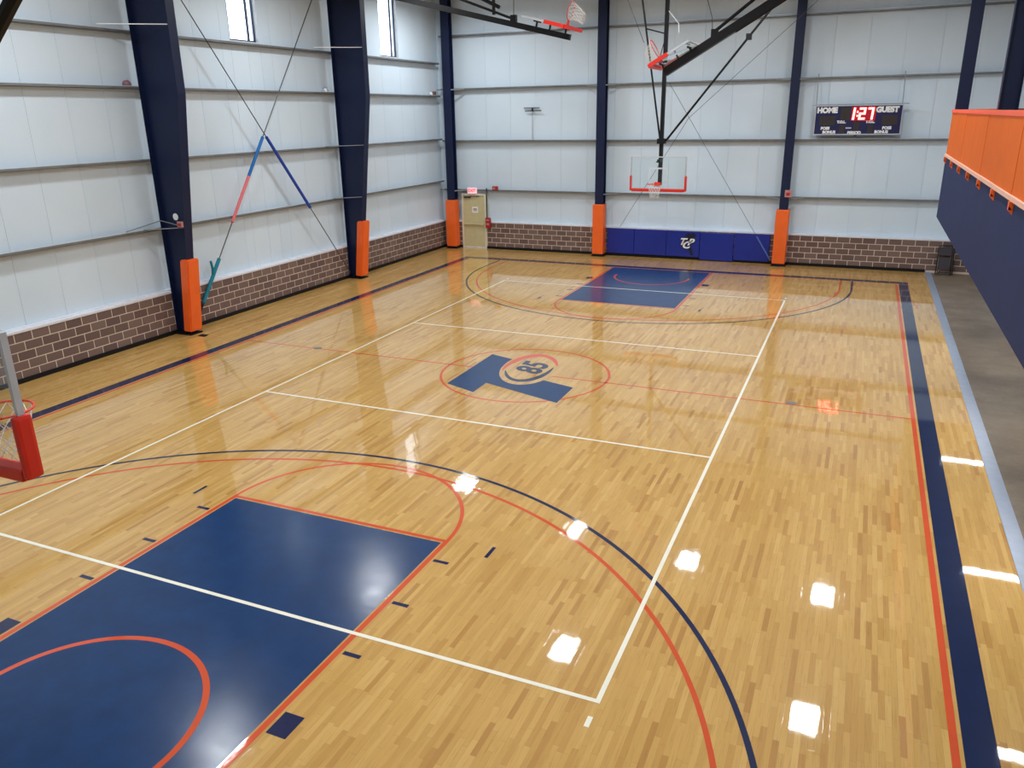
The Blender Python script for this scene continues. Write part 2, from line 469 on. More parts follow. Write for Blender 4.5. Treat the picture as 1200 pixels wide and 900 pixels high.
# left wall backing (with window holes), panels, girts, ledge, bricks
wl = MB()
ys = [YN] + [v for w in WINS for v in w] + [YW+0.1]
for i in range(0, len(ys)-1):
    if i % 2 == 0: wl.box(XW-0.25, XW-0.05, ys[i], ys[i+1], -0.1, ZT)
    else:
        wl.box(XW-0.25, XW-0.05, ys[i], ys[i+1], -0.1, WZ0); wl.box(XW-0.25, XW-0.05, ys[i], ys[i+1], WZ1, ZT)
wall_left = wl.build('wall_left', panelM, kind='structure')
wb = MB().box(XW-0.25, XR+0.3, YW+0.05, YW+0.25, -0.1, 11.2)
wall_back = wb.build('wall_back', panelM, kind='structure')
def left_panels():
    edges = set(); y = YW
    while y > -7.5: edges.add(round(y, 3)); y -= 1.0
    for w in WINS:
        for e in w:
            edges = {q for q in edges if abs(q-e) > 0.22}; edges.add(e)
    edges = sorted(edges)
    for a, b in zip(edges, edges[1:]):
        inw = any(a >= w[0]-1e-3 and b <= w[1]+1e-3 for w in WINS)
        g = 0.0025
        mb = MB()
        if inw: mb.box(XW-0.04, XW, a+g, b-g, 0.9, WZ0-0.01)
        else: mb.box(XW-0.04, XW, a+g, b-g, 0.9, ZT)
        mb.build('wall_panel', panelM, wall_left)
        if inw: MB().box(XW-0.04, XW, a+g, b-g, WZ1+0.01, ZT).build('wall_panel', panelM, wall_left)
left_panels()
MB().box(XW-0.04, XW, YN, -7.5, 0.9, ZT).build('wall_panel', panelM, wall_left)
DX0, DX1, DZ = -8.98, -7.88, 2.21     # door opening
x = XW
while x < XR-0.01:
    x1 = min(x+1.055, XR)
    if x1 > DX0 and x < DX1:
        mb = MB()
        if x < DX0: mb.box(x+0.0025, DX0, YW, YW+0.04, 0.9, ZT+1.2)
        mb.box(max(x, DX0), min(x1, DX1)-0.0, YW, YW+0.04, DZ, ZT+1.2)
        if x1 > DX1: mb.box(DX1, x1-0.0025, YW, YW+0.04, 0.9, ZT+1.2)
        mb.build('wall_panel', panelM, wall_back)
    else:
        MB().box(x+0.0025, x1-0.0025, YW, YW+0.04, 0.9, ZT+1.2).build('wall_panel', panelM, wall_back)
    x = x1
# girts: horizontal web plus upright inner flange and lip with painted highlight
def girt_left(z, y0, y1):
    MB().box(XW, XL+0.003, y0, y1, z-0.036, z-0.028).box(XL-0.003, XL+0.003, y0, y1, z-0.036, z+0.022).build('girt', galv, wall_left)
    MB().box(XL-0.022, XL+0.004, y0, y1, z+0.0225, z+0.036).build('girt_lip', lipHighlight, wall_left)
for z in GL: girt_left(z, -10.0, YF)
for z in GF:
    MB().box(XL, XR, YF-0.003, YW, z-0.036, z-0.028).box(XL, XR, YF-0.003, YF+0.003, z-0.036, z+0.022).build('girt', galv, wall_back)
    MB().box(XL, XR, YF-0.004, YF+0.022, z+0.0225, z+0.036).build('girt_lip', lipHighlight, wall_back)
# ledge
MB().box(XW, XL+0.012, -10.0, YF, BR, BR+0.045).box(XW, XL-0.12, -10, YF, BR+0.045, BR+0.07).build('ledge', ledgeM, wall_left)
for a, b in ((XL, DX0), (DX1, XR)):
    MB().box(a, b, YF-0.012, YW, BR, BR+0.045).build('ledge', ledgeM, wall_back)
# masonry wainscot: mortar bed and individually laid blocks
BW, BH, J = 0.407, 0.2, 0.022
MB().box(XW, XL-0.004, -10.0, YW, 0.0, BR).build('mortar_bed', mortarM, wall_left)
for a, b in ((XL-0.2, DX0), (DX1, XR)):
    MB().box(a, b, YF+0.004, YW, 0.0, BR).build('mortar_bed', mortarM, wall_back)
bme = {}
def brick_mesh(L, axis):
    key = (round(L, 3), axis)
    if key not in bme:
        mb = MB(); h = (BH-J)/2; l = (L-J)/2
        if axis == 'y': mb.box(-0.02, 0.0, -l, l, -h, h)
        else: mb.box(-l, l, 0.0, 0.02, -h, h)
        bmesh.ops.recalc_face_normals(mb.bm, faces=mb.bm.faces)
        me = bpy.data.meshes.new('brick'); mb.bm.to_mesh(me); mb.bm.free(); me.materials.append(brickM)
        bme[key] = me
    return bme[key]
def course(axis, a, b, z, odd, parent):
    n = 0
    s = a - (BW/2 if odd else 0)
    while s < b-0.02:
        p, q = max(s, a), min(s+BW, b)
        if q-p > 0.05:
            c = (p+q)/2; j = random.uniform(-0.002, 0.003)
            loc = (XL+j, c, z) if axis == 'y' else (c, YF-j, z)
            inst(brick_mesh(q-p, axis), 'brick', loc, parent); n += 1
        s += BW
    return n
for k in range(5):
    z = BR-BH*(k+0.5)
    course('y', -7.43, YF-0.003, z, k % 2 == 0, wall_left)
    course('x', XL+0.01, DX0-0.02, z, k % 2 == 0, wall_back)
    course('x', DX1+0.02, XR-0.02, z, k % 2 == 1, wall_back)
# black vinyl base
MB().box(XL+0.004, XL+0.03, -10.0, YF-0.01, 0.0, 0.10).build('baseboard_left', blackM, kind='structure')
MB().box(XL+0.03, DX0-0.02, YF-0.03, YF-0.004, 0.0, 0.10).box(DX1+0.02, WOOD_R, YF-0.03, YF-0.004, 0.0, 0.10).build('baseboard_back', blackM, kind='structure')
# other walls (behind / beside the view)
MB().box(XR, XR+0.2, YN, YW, -0.1, ZT).build('wall_right', panelM, kind='structure')
MB().box(XW-0.25, XR+0.3, YN-0.2, YN, -0.1, 11.2).build('wall_front', panelM, kind='structure')
RX = 0.3
ce = MB()
for a, b in (((XW-0.25, ZT-0.05), (RX, 11.0)), ((RX, 11.0), (XR+0.3, ZT-0.05))):
    ce.hexa([(a[0],YN-0.2,a[1]),(b[0],YN-0.2,b[1]),(b[0],YW+0.25,b[1]),(a[0],YW+0.25,a[1])],
            [(a[0],YN-0.2,a[1]+0.15),(b[0],YN-0.2,b[1]+0.15),(b[0],YW+0.25,b[1]+0.15),(a[0],YW+0.25,a[1]+0.15)])
ceiling = ce.build('ceiling', roofM, kind='structure')
for y in (Y1, Y2, Y1-(Y2-Y1), Y1-2*(Y2-Y1)):
    MB().prism([(XL+0.2,y-0.1,9.1),(XL+0.2,y-0.1,9.75),(RX,y-0.1,10.85),(XR-0.2,y-0.1,9.75),(XR-0.2,y-0.1,9.1),(RX,y-0.1,10.35)], (0,0.2,0)).build('rafter', navyM, ceiling)

# ------------------------------------------------------------------ windows
for i, (a, b) in enumerate(WINS):
    w = MB()
    w.box(XW-0.17, XW-0.11, a, a+0.05, WZ0, WZ1).box(XW-0.17, XW-0.11, b-0.05, b, WZ0, WZ1)
    w.box(XW-0.17, XW-0.11, a+0.05, b-0.05, WZ0, WZ0+0.05).box(XW-0.17, XW-0.11, a+0.05, b-0.05, WZ1-0.05, WZ1)
    wo = w.build('window_%d' % (i+1), winDark, kind='structure')
    MB().box(XW-0.145, XW-0.135, a+0.05, b-0.05, WZ0+0.05, WZ1-0.05).build('pane', winGlass, wo)
    MB().box(XW-0.11, XW+0.0, a, a+0.02, WZ0, WZ1).build('reveal', winDark, wo, label='dark jamb of the window, shade put into its colour')  # jamb pair coloured dark and white to paint in its shaded and lit sides
    MB().box(XW-0.11, XW+0.0, b-0.02, b, WZ0, WZ1).build('reveal', winWhite, wo, label='white jamb of the window, coloured as the lit side')
    MB().box(XW-0.17, XW-0.11, b-0.30, b-0.25, WZ0+0.05, WZ1-0.05).build('mullion', winDark, wo)
    MB().box(XW-0.11, XW+0.02, a, b, WZ0-0.015, WZ0).build('sill', winWhite, wo)

# ------------------------------------------------------------------ door
dr = MB().box(DX0, DX0+0.07, YF-0.03, YW, 0, DZ).box(DX1-0.07, DX1, YF-0.03, YW, 0, DZ).box(DX0+0.07, DX1-0.07, YF-0.03, YW, DZ-0.07, DZ)
door = dr.build('door_1', tanF, kind='structure')
leaf = MB().box(DX0+0.075, DX1-0.075, YF-0.005, YF+0.04, 0.03, DZ-0.075).build('door_leaf', tanM, door)
MB().box(DX0+0.10, DX1-0.10, YF-0.075, YF-0.02, 0.96, 1.03, 0.008).box(DX0+0.12, DX0+0.17, YF-0.02, YF-0.005, 0.97, 1.02).box(DX1-0.17, DX1-0.12, YF-0.02, YF-0.005, 0.97, 1.02).build('push_bar', tanM, leaf)
MB().box(DX0+0.12, DX0+0.42, YF-0.065, YF-0.005, DZ-0.17, DZ-0.11, 0.006).tube([(DX0+0.40,YF-0.05,DZ-0.10),(DX1-0.25,YF-0.10,DZ-0.09),(DX1-0.4,YF-0.03,DZ-0.085)], 0.012, 6).build('door_closer', rodM, leaf)
MB().box(DX0+0.075, DX1-0.075, YF-0.012, YF-0.005, 0.008, 0.05).build('door_sweep', whiteM, leaf)
no = MB().box(-8.52, -8.25, YF-0.009, YF-0.006, 1.45, 1.69).build('door_notice', paperM)
tag(no, 'white paper notice taped to the tan exit door', 'notice')
for k, (dx, w_) in enumerate(((0.06, 0.15), (0.04, 0.19), (0.07, 0.13))):
    MB().box(-8.52+dx, -8.52+dx+w_, YF-0.011, YF-0.0092, 1.60-0.045*k, 1.625-0.045*k).build('print_line', printM, no)
MB().tube([(DX1+0.05, YF-0.03, 0.9), (DX1+0.05, YF-0.03, 2.45)], 0.022, 8).build('trim_2', rodM, kind='structure')
ex = thing('exit_sign', 'lit pink and white exit sign above the tan door', 'exit sign', (-8.46, YF-0.06, 2.22))
MB().box(-8.66, -8.26, YF-0.1, YF-0.02, 2.225, 2.455, 0.008).build('housing', exitM, ex)
text('EXIT', 0.17, facing_front(-8.46, YF-0.102, 2.34), exitR, ex, 'lettering', bold=0.006)
fb = thing('fire_alarm_pull', 'red fire alarm box beside the tan door', 'fire alarm', (-7.73, YF, 0.85))
MB().box(-7.88, -7.66, YF-0.12, YF-0.013, 0.86, 1.27, 0.01).build('housing', fireRed, fb)
MB().box(-7.83, -7.71, YF-0.135, YF-0.12, 0.98, 1.06).build('pull_handle', strobeM, fb)
MB().box(-7.84, -7.70, YF-0.125, YF-0.12, 1.15, 1.21).build('label_plate', strobeM, fb)
hs = thing('fire_horn', 'small red fire horn on the girt right of the tan door', 'fire alarm', (-7.43, YF, 2.40))
MB().box(-7.56, -7.32, YF-0.07, YF-0.004, 2.37, 2.53, 0.008).build('housing', fireRed, hs)
MB().box(-7.53, -7.43, YF-0.085, YF-0.07, 2.41, 2.49).build('strobe_lens', strobeM, hs)

# ================================================================== COLUMNS
COLG = 'navy steel columns of the left wall'
def left_column(y, label):
    c = thing('steel_column', label, 'column', (XL, y, 0), COLG)
    # tapered web
    prof = [(XL+0.02, 0.03), (-9.36, 0.03), (-8.61, 5.85), (-8.58, 9.4), (XL+0.02, 9.4)]
    MB().prism([(px, y-0.008, pz) for px, pz in prof], (0, 0.016, 0)).build('web', navyM, c)
    W = 0.125
    inner = [(-9.36, 0.03), (-8.61, 5.85), (-8.58, 9.4)]
    mb = MB()
    for (xa, za), (xb, zb) in zip(inner, inner[1:]):
        mb.hexa([(xa,y-W,za),(xa+0.02,y-W,za),(xa+0.02,y+W,za),(xa,y+W,za)], [(xb,y-W,zb),(xb+0.02,y-W,zb),(xb+0.02,y+W,zb),(xb,y+W,zb)])
    mb.build('inner_flange', navyM, c)
    MB().box(XL+0.004, XL+0.02, y-W, y+W, 0.03, 9.4).build('outer_flange', navyM, c)
    MB().box(XL+0.032, -9.22, y-0.2, y+0.2, 0.0, 0.03).build('base_plate', blackM, c)
    mb = MB()
    mb.hexa([(-9.47,y-0.20,0.09),(-9.20,y-0.20,0.09),(-9.20,y+0.20,0.09),(-9.47,y+0.20,0.09)],
            [(-9.25,y-0.20,1.95),(-8.98,y-0.20,1.95),(-8.98,y+0.20,1.95),(-9.25,y+0.20,1.95)])
    bmesh.ops.bevel(mb.bm, geom=mb.bm.edges[:], offset=0.03, segments=2, affect='EDGES')
    mb.build('column_pad', orangeM, c)
    # flange braces from the inner flange back to the girts
    for z in ((7.25, 2.68) if y < 1 else (7.25, 4.33, 2.68)):
        xi = -9.36+(z-0.03)*(0.75/5.82) if z < 5.85 else -8.60
        d = 0.98*(xi-XL)/1.15
        MB().hexa([(xi,y-0.02,z+0.055),(xi,y+0.0,z+0.055),(xi,y+0.0,z+0.075),(xi,y-0.02,z+0.075)],
                  [(XL+0.006,y-d-0.02,z+0.045),(XL+0.006,y-d+0.03,z+0.045),(XL+0.006,y-d+0.03,z+0.065),(XL+0.006,y-d-0.02,z+0.065)]).build('flange_brace', galvD if z < 7 else whiteM, c)
    return c
c1 = left_column(Y1, 'nearer tapered navy column on the left wall, with orange pad and round white sticker')
c2 = left_column(Y2, 'farther tapered navy column on the left wall, behind the crossed rods, with orange pad')
MB().disc((-9.347, Y1-0.009, 2.99), (0, -1, 0), 0.085, 0.006, 20).build('sticker', whiteM, c1, label='round white sticker')
st = thing('fire_strobe', 'pinkish fire strobe on the nearer left column above its pad', 'fire alarm', (-9.07, Y1-0.1, 2.75))
MB().box(-9.16, -9.0, Y1-0.18, Y1-0.126, 2.77, 2.90, 0.008).build('housing', strobeM, st)
MB().box(-9.13, -9.03, Y1-0.195, Y1-0.18, 2.80, 2.86).build('strobe_lens', fireRed, st)
MB().tube([(-9.16, Y1-0.15, 2.81), (-9.5, Y1-0.13, 2.86), (-9.72, Y1-0.15, 2.90), (-9.74, Y1-1.2, 2.76)], 0.012, 6).build('conduit', galvD, st)

FG = 'navy steel columns of the far wall'
def far_column(x, w, label):
    c = thing('steel_column', label, 'column', (x, YF-0.17, 0), FG)
    y0, y1 = YF-0.33, YF-0.034
    MB().box(x-w/2, x+w/2, y0, y0+0.018, 0.02, 10.6).build('front_flange', navyM, c)
    MB().box(x-0.006, x+0.006, y0+0.018, y1-0.018, 0.02, 10.6).build('web', navyM, c)
    MB().box(x-w/2, x+w/2, y1-0.018, y1, 0.02, 10.6).build('rear_flange', navyM, c)
    MB().box(x-0.25, x+0.25, y0-0.12, y1, 0.0, 0.02).build('base_plate', blackM, c)
    MB().box(x-0.22, x+0.22, y0-0.11, y1-0.02, 0.09, 1.97, 0.03).build('column_pad', orangeM, c)
    MB().box(x-0.215, x+0.215, y0-0.10, y1-0.02, 0.02, 0.09).build('pad_foot', blackM, c)
    for z in (GF[0], GF[2]):
        for s in (-1, 1):
            MB().tube([(x+s*w*0.45, y0+0.03, z-0.03), (x+s*0.62, YF-0.008, z-0.01)], 0.018, square=True).build('flange_brace', galvD, c)
    return c
far_column(-9.31, 0.34, 'navy corner column left of the tan exit door, with orange pad')
far_column(-2.97, 0.33, 'navy column left of the blue wall pads, with orange pad')
fc = far_column(3.72, 0.28, 'navy column right of the blue wall pads, with orange pad')
st = thing('fire_strobe', 'pinkish fire strobe on the far column left of the scoreboard', 'fire alarm', (3.87, YF-0.33, 2.4))
MB().box(3.73, 3.97, YF-0.40, YF-0.332, 2.40, 2.64, 0.01).build('housing', strobeM, st)
MB().box(3.78, 3.90, YF-0.415, YF-0.40, 2.46, 2.56).build('strobe_lens', fireRed, st)

# ================================================================== BRACE RODS on the left wall
def lerp(a, b, t): return Vector(a)+(Vector(b)-Vector(a))*t
XA, XB = -9.615, -9.715
A0, A1 = (XA, -0.0+0.25, 9.6), (XA, 7.55, 0.22)
B0, B1 = (XB, 7.55, 9.55), (XB, 0.55, 0.16)
def at_z(p, q, z): return lerp(p, q, (z-p[2])/(q[2]-p[2]))
ra = thing('brace_rod', 'black wall brace rod with only a royal blue foam sleeve', 'brace rod', (XA, 4, 0), 'crossed brace rods')
MB().tube([A0, A1], 0.014, 8).build('rod', rodM, ra)
MB().tube([at_z(A0, A1, 4.76), at_z(A0, A1, 2.60)], 0.045, 10).build('foam_sleeve', foamNavy, ra, label='royal blue foam sleeve')
rb = thing('brace_rod', 'grey wall brace rod with blue, pink and teal foam sleeves', 'brace rod', (XB, 4, 0), 'crossed brace rods')
MB().tube([B0, B1], 0.014, 8).build('rod', rodM, rb)
MB().tube([at_z(B0, B1, 4.76), at_z(B0, B1, 3.73)], 0.045, 10).build('foam_sleeve', foamBlue, rb, label='bright blue foam sleeve')
MB().tube([at_z(B0, B1, 3.73), at_z(B0, B1, 2.56)], 0.042, 10).build('foam_sleeve', foamPink, rb, label='faded pink foam sleeve')
tl = MB().tube([at_z(B0, B1, 1.66), at_z(B0, B1, 0.60)], 0.05, 10)
p = at_z(B0, B1, 1.25)
tl.tube([p, p+Vector((0.02, 0.0, 0.18)), p+Vector((0.02, -0.04, 0.40))], [0.045, 0.04, 0.03], 8)
tl.build('foam_sleeve', foamTeal, rb, label='teal foam sleeve with a torn flap')
MB().tube([at_z(B0, B1, 0.56), at_z(B0, B1, 0.36)], 0.035, 8).build('turnbuckle', blackS, rb)

# ================================================================== BALLS on the girts
zb = GL[2]-0.028
bl = MB().ball((XL-0.100, -0.33, zb+0.098), 0.097).build('ball', ballM, smooth=True)
tag(bl, 'maroon ball stuck on the girt left of the nearer column', 'ball', 'balls stuck on the girt')
def volley(y, label):
    c = Vector((XL-0.100, y, zb+0.098))
    t = thing('ball', label, 'ball', c, 'balls stuck on the girt')
    MB().ball(c, 0.097).build('cover', ballW, t, smooth=True)
    mb = MB()
    for k, ax in enumerate((Vector((1, -0.5, 0.6)), Vector((-0.1, 1, 0.5)), Vector((0.6, -1, 0.0)))):
        ax.normalize(); a = ax.orthogonal().normalized(); b = ax.cross(a)
        mb.tube([c+ax*0.05+(a*math.cos(q*PI/10)+b*math.sin(q*PI/10))*0.074 for q in range(20)], 0.0115, 6, closed=True)
    mb.build('dark_panel', ballN, t, smooth=True)
volley(7.36, 'navy and white volleyball stuck on the girt left of the farther left column')
volley(14.25, 'navy and white volleyball stuck on the girt in the far left corner')
bx = MB().box(XL-0.12, XL-0.01, 14.42, 14.55, zb+0.001, zb+0.2, 0.01).build('junction_box', brownBox)
tag(bx, 'small brown box on the girt beside the corner volleyball', 'box')

# ================================================================== WALL AERIAL
ae = thing('wall_aerial', 'small dark aerial of two short bars on a thin stem on the far wall', 'aerial', (-5.87, YF+0.1, 4.36))
MB().box(-6.21, -5.56, YW-0.09, YW-0.06, 5.47, 5.50).build('bar', rodM, ae)
MB().box(-6.15, -5.48, YW-0.13, YW-0.10, 5.36, 5.39).build('bar', rodM, ae)
MB().box(-5.89, -5.85, YW-0.10, YW-0.001, 5.36, 5.50).build('bracket', rodM, ae)
MB().tube([(-5.87, YW-0.05, 5.37), (-5.87, YW-0.05, 4.40), (-5.84, YW-0.05, 4.263)], 0.010, 6).build('stem', galvD, ae)

# ================================================================== BLUE WALL PADS
PG = 'royal blue wall pads under the far basket'
def wall_pad(x0, x1, z0, z1, yf, label):
    o = MB().box(x0+0.006, x1-0.006, yf, YF-0.014 if yf > YF-0.1 else YF-0.032, z0, z1, 0.014).build('wall_pad', bluePad)
    return tag(o, label, 'wall pad', PG)
wall_pad(-2.70, -1.62, 0.11, 1.055, YF-0.09, 'first blue wall pad from the left, beside the middle orange column pad')
wall_pad(-1.62, -0.38, 0.11, 1.055, YF-0.09, 'second blue wall pad from the left, plain, left of the pad with the white logo')
lp = wall_pad(-0.38, 0.87, 0.11, 1.055, YF-0.09, 'blue wall pad carrying the white letters and dark figure')
wall_pad(0.88, 2.10, 0.03, 1.03, YF-0.12, 'blue wall pad hung slightly low, right of the pad with the white logo')
wall_pad(2.11, 3.36, 0.08, 1.055, YF-0.09, 'rightmost blue wall pad, beside the right orange column pad')
yl = YF-0.0915
for ch, dx, dz, s_ in (('T', -0.17, 0.05, 0.34), ('C', -0.03, -0.07, 0.36), ('P', 0.13, 0.04, 0.34)):
    text(ch, s_*1.06, facing_front(0.38+dx, yl, 0.61+dz), logoBlk, lp, 'logo_outline', bold=0.035, sx=1.15, shear=0.35)
    text(ch, s_, facing_front(0.38+dx, yl-0.001, 0.61+dz), whiteM, lp, 'logo_letter', bold=0.012, sx=1.15, shear=0.35)
def blob(cx, cz, rx, rz, n=20): return [(cx+rx*math.cos(2*PI*i/n), yl-0.0003, cz+rz*math.sin(2*PI*i/n)) for i in range(n)]
MB().flat(blob(0.44, 0.90, 0.10, 0.09)).flat([(q[0], q[1]-0.0002, q[2]) for q in blob(0.60, 0.91, 0.11, 0.09)])\
    .flat([(0.36, yl-0.0006, 0.86), (0.56, yl-0.0006, 0.86), (0.50, yl-0.0006, 0.60), (0.40, yl-0.0006, 0.60)])\
    .flat([(0.45, yl-0.0008, 0.50), (0.56, yl-0.0008, 0.50), (0.66, yl-0.0008, 0.17), (0.55, yl-0.0008, 0.17)]).build('logo_figure', logoBlk, lp, label='dark figure print behind the letters')

# ================================================================== SCOREBOARD
SX0, SX1, SZ0, SZ1, SY = 4.435, 7.09, 4.44, 5.375, YF-0.20
sb = thing('scoreboard', 'navy scoreboard with red clock digits hung on the far wall', 'scoreboard', ((SX0+SX1)/2, SY, SZ0))
MB().box(SX0+0.03, SX1-0.03, SY+0.012, SY+0.17, SZ0+0.03, SZ1-0.03).build('housing', scoreM, sb)
f = MB().box(SX0, SX1, SY-0.005, SY+0.18, SZ1-0.03, SZ1).box(SX0, SX1, SY-0.005, SY+0.18, SZ0, SZ0+0.035)
f.box(SX0, SX0+0.03, SY-0.005, SY+0.18, SZ0+0.035, SZ1-0.03).box(SX1-0.03, SX1, SY-0.005, SY+0.18, SZ0+0.035, SZ1-0.03).build('frame', frameAl, sb)
yf = SY+0.0115
def sx(u): return SX0+u*(SX1-SX0)
def sz(v): return SZ1-v*(SZ1-SZ0)
def lab(t, u, v, size, bold=0.008, w=1.0): text(t, size, facing_front(sx(u), yf-0.0012, sz(v)), whiteM, sb, 'lettering', bold, w)
lab('HOME', 0.142, 0.17, 0.225, 0.016, 0.98); lab('GUEST', 0.826, 0.17, 0.225, 0.016, 0.98)
lab('T.O.L.', 0.320, 0.565, 0.105); lab('T.O.L.', 0.650, 0.565, 0.105)
lab('POSS', 0.137, 0.775, 0.12); lab('POSS', 0.842, 0.775, 0.12)
lab('BONUS', 0.185, 0.905, 0.12); lab('BONUS', 0.785, 0.905, 0.12); lab('PERIOD', 0.478, 0.93, 0.12)
MB().box(sx(0.375), sx(0.44), yf-0.002, yf, sz(0.79), sz(0.74)).build('name_plate', frameAl, sb)
for u0, u1, v0, v1 in ((0.06, 0.245, 0.36, 0.67), (0.775, 0.95, 0.36, 0.67), (0.30, 0.41, 0.08, 0.50), (0.30, 0.36, 0.66, 0.94), (0.465, 0.53, 0.56, 0.84), (0.625, 0.685, 0.66, 0.94)):
    MB().box(sx(u0), sx(u1), yf-0.003, yf, sz(v1), sz(v0)).build('digit_window', digitOff, sb)
MB().box(sx(0.425), sx(0.70), yf-0.003, yf, sz(0.53), sz(0.06)).build('clock_glow_window', mat('clock window with painted digit glow', (120, 12, 30), 0.3, emit=((200, 10, 30), 0.35)), sb)  # red bleed of the lit digits painted in as window colour and weak glow
SEG = {'1': 'bc', '2': 'abged', '7': 'abc'}
def digit(ch, u0, u1):
    x0, x1 = sx(u0), sx(u1); z1, z0 = sz(0.09), sz(0.49); zm = (z0+z1)/2; t = 0.062; y = yf-0.004
    sh = lambda p: (p[0]+(p[1]-zm)*0.07, y, p[1])
    S = {'a': (x0, x1, z1-t, z1), 'g': (x0, x1, zm-t/2, zm+t/2), 'd': (x0, x1, z0, z0+t), 'f': (x0, x0+t, zm, z1), 'b': (x1-t, x1, zm, z1), 'e': (x0, x0+t, z0, zm), 'c': (x1-t, x1, z0, zm)}
    mb = MB()
    for q in SEG[ch]:
        a, b, c, d = S[q]; mb.prism([sh((a, c)), sh((b, c)), sh((b, d)), sh((a, d))], (0, -0.004, 0))
    mb.build('clock_digit', ledRed, sb, label='lit red clock digit')
digit('1', 0.405, 0.465); digit('2', 0.51, 0.585); digit('7', 0.608, 0.675)
for v in (0.23, 0.36): MB().box(sx(0.485), sx(0.502), yf-0.008, yf-0.004, sz(v+0.03), sz(v-0.03)).build('colon_dot', ledRed, sb)
MB().box(4.33, 7.24, SY+0.02, SY+0.06, SZ1+0.004, SZ1+0.034).build('mounting_angle', galvD, sb)
for xx in (4.45, 7.04):
    MB().tube([(xx, SY+0.05, SZ1+0.034), (xx-0.03, YF-0.02, GF[2]+0.12)], 0.013, 6).build('hanger_rod', galvD, sb)
MB().disc((5.75, SY+0.06, SZ0-0.001), (0, 0, -1), 0.05, 0.04, 12).build('horn', blackS, sb)

# ================================================================== FOLDING CHAIRS
def folding_chair():
    t = thing('folding_chair', 'front black folding chair leaning folded on the far wall by the concrete strip', 'chair', (8.92, 14.5, 0), 'folded chairs by the far wall')
    def P(x, z, d=0.0): return (8.92+x, 14.45+0.28*z+d, z)   # leaning plane
    fr = [P(-0.215, 0.02)]+[P(-0.205, 0.75)]+[P(-0.205+0.205*(1-math.cos(a)) if False else -0.13-0.075*math.cos(a), 0.85+0.09*math.sin(a)) for a in (0.3, 0.7, 1.1, 1.5)]
    fr += [(2*8.92-p[0], p[1], p[2]) for p in fr[::-1]]
    MB().tube(fr, 0.017, 8).build('frame', chairM, t, smooth=True)
    for s in (-1, 1):
        MB().tube([P(s*0.17, 0.018, -0.045), P(s*0.175, 0.62, -0.02)], 0.013, 8).build('leg', chairG, t, smooth=True)
    MB().tube([P(-0.17, 0.10, -0.045), P(0.17, 0.10, -0.045)], 0.010, 8).build('stretcher', chairM, t)
    a = [P(-0.185, 0.64, -0.025), P(0.185, 0.64, -0.025), P(0.175, 0.87, -0.02), P(-0.175, 0.87, -0.02)]
    MB().prism(a, (0, 0.02, 0)).build('backrest', chairV, t)
    a = [P(-0.15, 0.20, -0.085), P(0.15, 0.20, -0.085), P(0.165, 0.58, -0.06), P(-0.165, 0.58, -0.06)]
    MB().prism(a, (0, 0.022, 0)).build('seat', chairV, t)
    return t
ch = folding_chair()
copy_tree(ch, (8.985, 14.608, 0), 'rear black folding chair, mostly hidden behind the front folded chair')

# ================================================================== BALCONY
XB0, YB1 = 7.955, 7.62
ba = thing('balcony', 'spectator balcony on the right with navy fascia and orange railing panels', 'balcony', (XB0, YB1, 2.68))
MB().box(XB0, XB0+0.10, YN+0.02, YB1, 2.68, 4.13).box(XB0+0.1, XR-0.01, YB1-0.10, YB1, 2.68, 4.13).build('fascia', navyF, ba)
MB().box(XB0+0.10, XR-0.01, YN+0.02, YB1-0.10, 2.68, 2.74).build('soffit', navyF, ba)
MB().box(XB0+0.10, XR-0.01, YN+0.02, YB1-0.10, 3.95, 4.05).build('deck', concreteM, ba)
MB().box(XB0-0.035, XB0+0.09, YN+0.02, YB1+0.03, 4.132, 4.19).build('lip_trim', pinkLip, ba)
MB().box(XB0-0.02, XB0+0.07, YN+0.02, YB1+0.02, 5.13, 5.205, 0.008).box(XB0+0.07, XR-0.01, YB1-0.07, YB1+0.02, 5.13, 5.205).build('top_rail', orangeRail, ba)
y = YB1; k = 0
while y > -12:
    w = 1.75
    MB().box(XB0-0.005 if k % 2 else XB0, XB0+0.03, y-w+0.006, y-0.004, 4.19, 5.13).build('railing_panel', orangePan, ba)
    MB().box(XB0-0.055, XB0, y-0.32, y-0.24, 4.03, 4.132).prism([(XB0-0.055,y-0.32,4.03),(XB0-0.055,y-0.24,4.03),(XB0-0.002,y-0.24,3.97),(XB0-0.002,y-0.32,3.97)], (0.002,0,0.05)).build('bracket', orangeM, ba)
    y -= w; k += 1
x = XB0+0.03
while x < XR-0.3:
    MB().box(x+0.005, min(x+0.77, XR-0.02), YB1-0.03, YB1, 4.19, 5.13).build('railing_panel', orangePan, ba); x += 0.775
pa = MB().box(7.985, 8.245, 7.28, 7.296, 4.05, 10.05).box(8.11, 8.12, 7.296, 7.524, 4.05, 10.05).box(7.985, 8.245, 7.524, 7.54, 4.05, 10.05).build('steel_column', navyM)
tag(pa, 'slim navy post at the far end of the balcony, standing behind the orange rail', 'column')
pb = MB().box(8.84, 8.86, 7.2, 7.45, 4.05, 9.95).box(8.86, 9.22, 7.318, 7.334, 4.05, 9.95).box(9.22, 9.24, 7.2, 7.45, 4.05, 9.95).build('steel_column', navyM)
tag(pb, 'wide navy post at the right edge, standing on the balcony', 'column')

